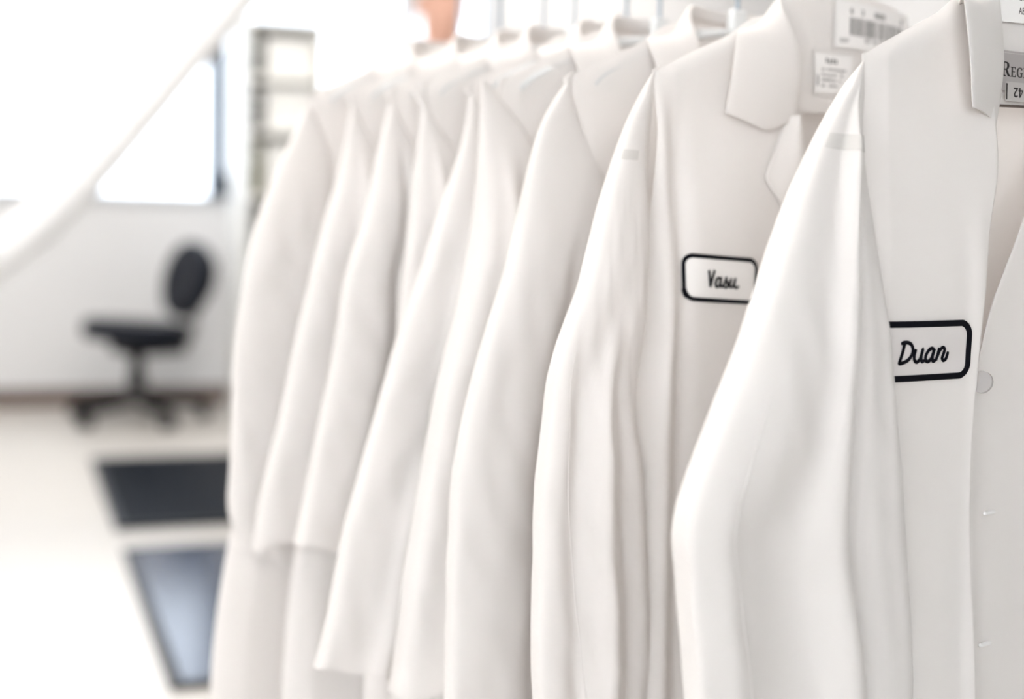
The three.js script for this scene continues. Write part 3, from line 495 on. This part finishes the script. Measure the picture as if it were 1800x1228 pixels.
// the coats behind
const inner = (out, ws) => out.map(([x, y], i) => [x + ws[Math.min(i, ws.length - 1)], y - (i === out.length - 1 ? 0.022 : 0.006)]);
const ROW = [
  { s: 0.333, seed: 31, label: 'white lab coat third from the camera, just behind the Vasu coat', outer: [[-0.228, -0.068], [-0.262, -0.115], [-0.278, -0.163], [-0.298, -0.253], [-0.319, -0.329], [-0.333, -0.400], [-0.342, -0.500], [-0.346, -0.68]], w: [0.012, 0.055, 0.085, 0.10, 0.11, 0.11, 0.11, 0.11], sl: { inset: 0.026, inset1: 0.004, z: 0.014, t: 0.012, folds: [[0.6, 0.7, 0.1, -0.01, 0.2, 0.4, 2, 3]] }, folds: [[-0.20, -0.19, 0.02, 0.008, 0.02, 0.1]] },
  { s: 0.447, seed: 42, label: 'white lab coat fourth from the camera, its narrow cuff ending low', outer: [[-0.222, -0.07], [-0.225, -0.134], [-0.240, -0.240], [-0.269, -0.336], [-0.297, -0.455], [-0.315, -0.549], [-0.329, -0.65]], w: [0.008, 0.05, 0.07, 0.085, 0.09, 0.09, 0.085], sl: { t: 0.02, folds: [[0.35, 0.4, 0.08, 0.01, 0.1, 0.3, 2, 3], [0.6, 0.6, 0.08, -0.012, 0.1, 0.3, 2, 3]] } },
  { s: 0.500, seed: 57, label: 'white lab coat fifth from the camera, its sleeve swinging far out', outer: [[-0.217, -0.07], [-0.228, -0.129], [-0.270, -0.241], [-0.307, -0.347], [-0.330, -0.426], [-0.355, -0.500], [-0.367, -0.549], [-0.389, -0.643]], w: [0.008, 0.06, 0.09, 0.11, 0.12, 0.12, 0.12, 0.115], sl: { inset: 0.020, inset1: 0.010, z: 0.014, t: 0.012, folds: [[0.5, 0.5, 0.12, -0.014, 0.45, 0.55, 0.6, 0.7], [0.4, 0.45, 0.07, 0.010, 0.15, 0.3, 2, 3]] } },
  { s: 0.589, seed: 63, label: 'white lab coat sixth from the camera, with a short sleeve', outer: [[-0.220, -0.07], [-0.235, -0.160], [-0.250, -0.272], [-0.258, -0.359], [-0.280, -0.453], [-0.297, -0.535], [-0.301, -0.560]], w: [0.008, 0.07, 0.09, 0.11, 0.12, 0.12, 0.12], sl: { inset: 0.026, inset1: 0.024, z: 0.014, t: 0.012, folds: [[0.4, 0.4, 0.08, 0.01, 0.1, 0.3, 2, 3]] }, flare: 0.0 },
  { s: 0.646, seed: 78, label: 'white lab coat seventh from the camera, between the short sleeve and the far coats', outer: [[-0.219, -0.07], [-0.240, -0.148], [-0.257, -0.216], [-0.272, -0.266], [-0.288, -0.368], [-0.311, -0.472], [-0.330, -0.556]], w: [0.008, 0.06, 0.09, 0.10, 0.12, 0.12, 0.12], sl: { inset: 0.020, inset1: 0.006, z: 0.014, t: 0.012, folds: [[0.5, 0.5, 0.08, -0.012, 0.1, 0.3, 2, 3]] }, flare: 0.02 },
  { s: 0.731, seed: 81, label: 'white lab coat second from the far end of the rail', outer: [[-0.218, -0.07], [-0.236, -0.158], [-0.258, -0.224], [-0.284, -0.349], [-0.304, -0.443], [-0.331, -0.536], [-0.337, -0.574]], w: [0.008, 0.06, 0.09, 0.11, 0.12, 0.12, 0.12], sl: { inset: 0.020, inset1: 0.006, z: 0.014, t: 0.012, folds: [[0.45, 0.5, 0.08, 0.01, 0.1, 0.3, 2, 3]] } },
  { s: 0.824, seed: 95, label: 'white lab coat farthest along the rail, next to the floor mats', outer: [[-0.220, -0.07], [-0.247, -0.126], [-0.268, -0.163], [-0.294, -0.228], [-0.306, -0.293], [-0.313, -0.371], [-0.317, -0.490], [-0.321, -0.556], [-0.306, -0.61]], w: [0.008, 0.05, 0.07, 0.09, 0.12, 0.14, 0.13, 0.10, 0.08], sl: { inset: 0.018, inset1: 0.006, z: 0.014, t: 0.012 }, flare: 0.125 },
];
ROW.forEach((q, i) => { COATS[i] = makeCoat({ s: q.s, seed: q.seed, hi: 0.9, flat: 0.55, label: q.label, outer: q.outer, inner: inner(q.outer, q.w.map((w) => w * 1.32)), sleeve: q.sl, folds: q.folds, flare: q.flare, len: 0.98 + 0.03 * (i % 3) }); });

// ---------------------------------------------------------------- hangers and rail
function makeHanger(s, label, i) {
  const [wx, wz] = onRail(s);
  const t = thing('coat_hanger', label, 'hanger', [wx, NECK_Y, wz], COAT_TURN, 'hangers on the rail');
  const hook = [[0.005, -0.012, 0], [0.005, 0.045, 0], [0.005, 0.085, 0.002], [0.005, 0.112, 0.012]];
  for (let k = 0; k <= 8; k++) { const a = Math.PI * (k / 8) * 1.15; hook.push([0.005, 0.135 + 0.0165 * Math.sin(a), 0.0165 * Math.cos(a)]); }
  obj('hook', tube(hook, 0.0021, 60, 8), M.hook, t);
  for (const d of [-1, 1]) obj('arm', (() => { const g = tube([[0.005, -0.014, 0], [0.005 + d * 0.05, -0.021, 0], [0.005 + d * 0.10, -0.036, 0], [0.005 + d * 0.175, -0.070, 0], [0.005 + d * 0.183, -0.078, 0]], 0.0045, 30, 8); return g; })(), M.plastic, t);
  if (i > 1) obj('bar', tube([[-0.176, -0.077, 0], [0.005, -0.088, 0], [0.186, -0.077, 0]], 0.003, 20, 8), M.plastic, t);
  obj('neck_piece', rbox(-0.006, 0.016, -0.022, 0.008, -0.005, 0.005, 0.004), M.plastic, t);
}
makeHanger(0, 'hanger with chrome hook inside the Duan coat', 0);
makeHanger(0.229, 'hanger with chrome hook inside the Vasu coat', 1);
ROW.forEach((q, i) => makeHanger(q.s, 'hanger with chrome hook inside the ' + ['third coat from the camera', 'fourth coat from the camera', 'fifth coat from the camera', 'sixth coat from the camera', 'seventh coat from the camera', 'coat second from the far end', 'coat at the far end of the rail'][i], i + 2));
{
  const t = thing('garment_rail', 'steel rail hung from the ceiling that carries the coats', 'rail', [0, 0, 0]);
  const P = (s, y) => { const [x, z] = onRail(s); return V3(x + 0.005 * Math.cos(COAT_TURN), y, z - 0.005 * Math.sin(COAT_TURN)); };
  obj('rail_tube', new THREE.TubeGeometry(new THREE.LineCurve3(P(-0.6, RAIL_Y), P(0.98, RAIL_Y)), 1, 0.0125, 20), M.steel, t);
  for (const s of [-0.5, 0.93]) { obj('drop_rod', new THREE.TubeGeometry(new THREE.LineCurve3(P(s, RAIL_Y), P(s, CEILING)), 1, 0.006, 12), M.steel, t); const p = P(s, CEILING - 0.012); obj('ceiling_flange', cyl(0.04, 0.035, 0.012, p.x, p.y, p.z), M.steel, t); }
}

// ---------------------------------------------------------------- person behind the coats
{
  const t = thing('person', 'person in a white cap and white coat standing behind the coats', 'person', [1.318, 0, -4.30], -0.35 + Math.PI * 0.16);
  const sdSeg = (p, a, b, ra, rb) => { const bx = b[0] - a[0], by = b[1] - a[1], bz = b[2] - a[2], px = p[0] - a[0], py = p[1] - a[1], pz = p[2] - a[2]; const h = clamp((px * bx + py * by + pz * bz) / (bx * bx + by * by + bz * bz + 1e-9)); return Math.hypot(px - bx * h, py - by * h, pz - bz * h) - lerp(ra, rb, h); };
  const sdEll = (p, c, r) => { const x = (p[0] - c[0]) / r[0], y = (p[1] - c[1]) / r[1], z = (p[2] - c[2]) / r[2], k = Math.hypot(x, y, z); return (k - 1) * Math.min(...r); };
  const smin = (a, b, k) => { const h = clamp(0.5 + 0.5 * (b - a) / k); return lerp(b, a, h) - k * h * (1 - h); };
  function field(res, half, c, f) {
    const mc = new MarchingCubes(res, new THREE.MeshStandardMaterial(), false, false, 300000); mc.isolation = 0;
    const h = res / 2;
    for (let k = 0; k < res; k++) for (let j = 0; j < res; j++) for (let i = 0; i < res; i++) mc.field[i + j * res + k * res * res] = -f([c[0] + (i - h) / h * half, c[1] + (j - h) / h * half, c[2] + (k - h) / h * half]) * 10;
    mc.update();
    const n = mc.count * 3, pos = new Float32Array(mc.positionArray.slice(0, n));
    for (let i = 0; i < n; i += 3) for (let a = 0; a < 3; a++) pos[i + a] = c[a] + pos[i + a] * half;
    const g = new THREE.BufferGeometry(); g.setAttribute('position', new THREE.BufferAttribute(pos, 3)); g.setAttribute('normal', new THREE.BufferAttribute(new Float32Array(mc.normalArray.slice(0, n)), 3)); g.setAttribute('uv', new THREE.BufferAttribute(new Float32Array(n / 3 * 2), 2));
    return g;
  }
  const J = { hipL: [-0.09, 0.93, 0], hipR: [0.09, 0.93, 0], knL: [-0.10, 0.50, 0.02], knR: [0.10, 0.50, 0.02], anL: [-0.10, 0.09, -0.02], anR: [0.10, 0.09, -0.02], toL: [-0.11, 0.035, 0.15], toR: [0.11, 0.035, 0.15], ch: [0, 1.28, 0], sh: [0.175, 1.455, -0.01], el: [0.24, 1.16, 0.0], wr: [0.20, 1.02, 0.22], nk: [0, 1.50, -0.01], hd: [0, 1.62, 0.02] };
  const mir = (p) => [-p[0], p[1], p[2]];
  const limbs = (p, e) => {
    let d = sdSeg(p, [0, 0.95, 0], [0, 1.33, 0], 0.125 + e, 0.135 + e);
    for (const s of [(q) => q, mir]) {
      d = smin(d, sdSeg(p, [s([0.05, 1.4, 0])[0], 1.4, 0], s(J.sh), 0.09 + e, 0.062 + e), 0.05);
      d = smin(d, sdSeg(p, s(J.sh), s(J.el), 0.056 + e, 0.044 + e), 0.03); d = smin(d, sdSeg(p, s(J.el), s(J.wr), 0.042 + e, 0.028 + e), 0.02);
    }
    return d;
  };
  const legs = (p, e) => { let d = 9; for (const s of [(q) => q, mir]) { d = smin(d, sdSeg(p, s(J.hipR), s(J.knR), 0.09 + e, 0.058 + e), 0.04); d = smin(d, sdSeg(p, s(J.knR), s(J.anR), 0.056 + e, 0.036 + e), 0.03); } return d; };
  const feet = (p) => { let d = 9; for (const s of [(q) => q, mir]) d = smin(d, sdSeg(p, s([0.10, 0.045, -0.04]), s(J.toR), 0.045, 0.034), 0.02); return d; };
  const hands = (p) => {
    let d = 9; for (const s of [(q) => q, mir]) {
      const w = J.wr; d = Math.min(d, sdSeg(p, s(w), s([w[0] - 0.01, w[1] - 0.015, w[2] + 0.07]), 0.027, 0.032));
      for (let f = 0; f < 4; f++) { const x = w[0] - 0.036 + f * 0.018, l = [0.062, 0.072, 0.068, 0.052][f], k0 = [x, w[1] - 0.018, w[2] + 0.085], k1 = [x, w[1] - 0.028, w[2] + 0.085 + l * 0.6], k2 = [x, w[1] - 0.05, w[2] + 0.085 + l]; d = smin(d, Math.min(sdSeg(p, s(k0), s(k1), 0.0095, 0.0085), sdSeg(p, s(k1), s(k2), 0.0085, 0.0075)), 0.006); }
      d = smin(d, Math.min(sdSeg(p, s([w[0] - 0.03, w[1] - 0.012, w[2] + 0.025]), s([w[0] - 0.06, w[1] - 0.02, w[2] + 0.06]), 0.012, 0.010), sdSeg(p, s([w[0] - 0.06, w[1] - 0.02, w[2] + 0.06]), s([w[0] - 0.058, w[1] - 0.03, w[2] + 0.09]), 0.010, 0.008)), 0.008);
    } return d;
  };
  const head = (p) => {
    let d = sdEll(p, [0, 1.70, -0.005], [0.076, 0.098, 0.094]);
    d = smin(d, sdEll(p, [0, 1.635, 0.025], [0.058, 0.062, 0.066]), 0.03); d = smin(d, sdSeg(p, [0, 1.592, 0.060], [0, 1.60, 0.05], 0.022, 0.03), 0.025);
    d = smin(d, sdSeg(p, [0, 1.695, 0.088], [0, 1.655, 0.108], 0.010, 0.015), 0.012);
    d = smin(d, sdSeg(p, [-0.02, 1.622, 0.086], [0.02, 1.622, 0.086], 0.008, 0.008), 0.010);
    for (const s of [-1, 1]) { d = smin(d, sdEll(p, [s * 0.079, 1.672, -0.008], [0.010, 0.032, 0.020]), 0.008); d = -smin(-d, Math.hypot(p[0] - s * 0.032, p[1] - 1.69, p[2] - 0.098) - 0.017, 0.012); d = Math.min(d, Math.hypot(p[0] - s * 0.032, p[1] - 1.69, p[2] - 0.079) - 0.0125); }
    return smin(d, sdSeg(p, [0, 1.44, -0.02], [0, 1.60, -0.005], 0.062, 0.055), 0.03);
  };
  const skin = mat(rgb(0.62, 0.36, 0.27), 0.55), shoe = mat(rgb(0.03, 0.03, 0.035), 0.5), trouser = mat(rgb(0.16, 0.18, 0.22), 0.85);
  const body = field(120, 0.95, [0, 0.9, 0], (p) => Math.min(smin(limbs(p, -0.004), legs(p, -0.004), 0.04), feet(p), p[1] > 1.5 ? 9 : sdSeg(p, [0, 1.40, -0.02], [0, 1.52, -0.01], 0.07, 0.058)));
  const hd = field(90, 0.17, [0, 1.62, 0.01], head);
  const hn = field(110, 0.32, [0, 1.0, 0.29], hands);
  obj('body', [body, hd, hn], skin, t);
  obj('trousers', field(70, 0.5, [0, 0.55, 0], (p) => Math.max(legs(p, 0.012), 0.07 - p[1])), trouser, t);
  obj('shoes', field(60, 0.2, [0, 0.12, 0.05], (p) => Math.max(feet(p) - 0.006, p[1] - 0.10, 0.004 - p[1])), shoe, t);
  const coat = obj('coat', field(110, 0.66, [0, 1.02, 0], (p) => { const skirt = Math.max(sdSeg([p[0] * 0.86, p[1], p[2] * 1.15], [0, 0.5, 0], [0, 1.2, 0], 0.235, 0.165), 0.55 - p[1]); return Math.max(smin(limbs(p, 0.018), skirt, 0.05), -(sdSeg(p, J.wr, [0.20, 1.0, 0.3], 0.05, 0.05)), -(sdSeg(p, mir(J.wr), [-0.20, 1.0, 0.3], 0.05, 0.05)), p[1] - 1.53); }), M.clothDense, t);
  obj('coat_collar', (() => { const g = new THREE.TorusGeometry(0.078, 0.018, 12, 40); g.rotateX(Math.PI / 2 + 0.15); g.scale(1, 1.6, 1); g.translate(0, 1.515, -0.01); return g; })(), M.clothDense, coat);
  obj('cap', field(70, 0.17, [0, 1.74, -0.01], (p) => { const puff = 0.006 * Math.sin(Math.atan2(p[0], p[2]) * 14) * clamp((p[1] - 1.70) / 0.03) + 0.004 * nz3(p[0] * 30, p[1] * 30, p[2] * 30); return Math.max(sdEll(p, [0, 1.755, -0.02], [0.108, 0.085, 0.122]) + puff, (1.695 + 0.22 * (p[2] - 0.0)) - p[1]); }), M.thread, t);
}

renderer.render(scene, camera);
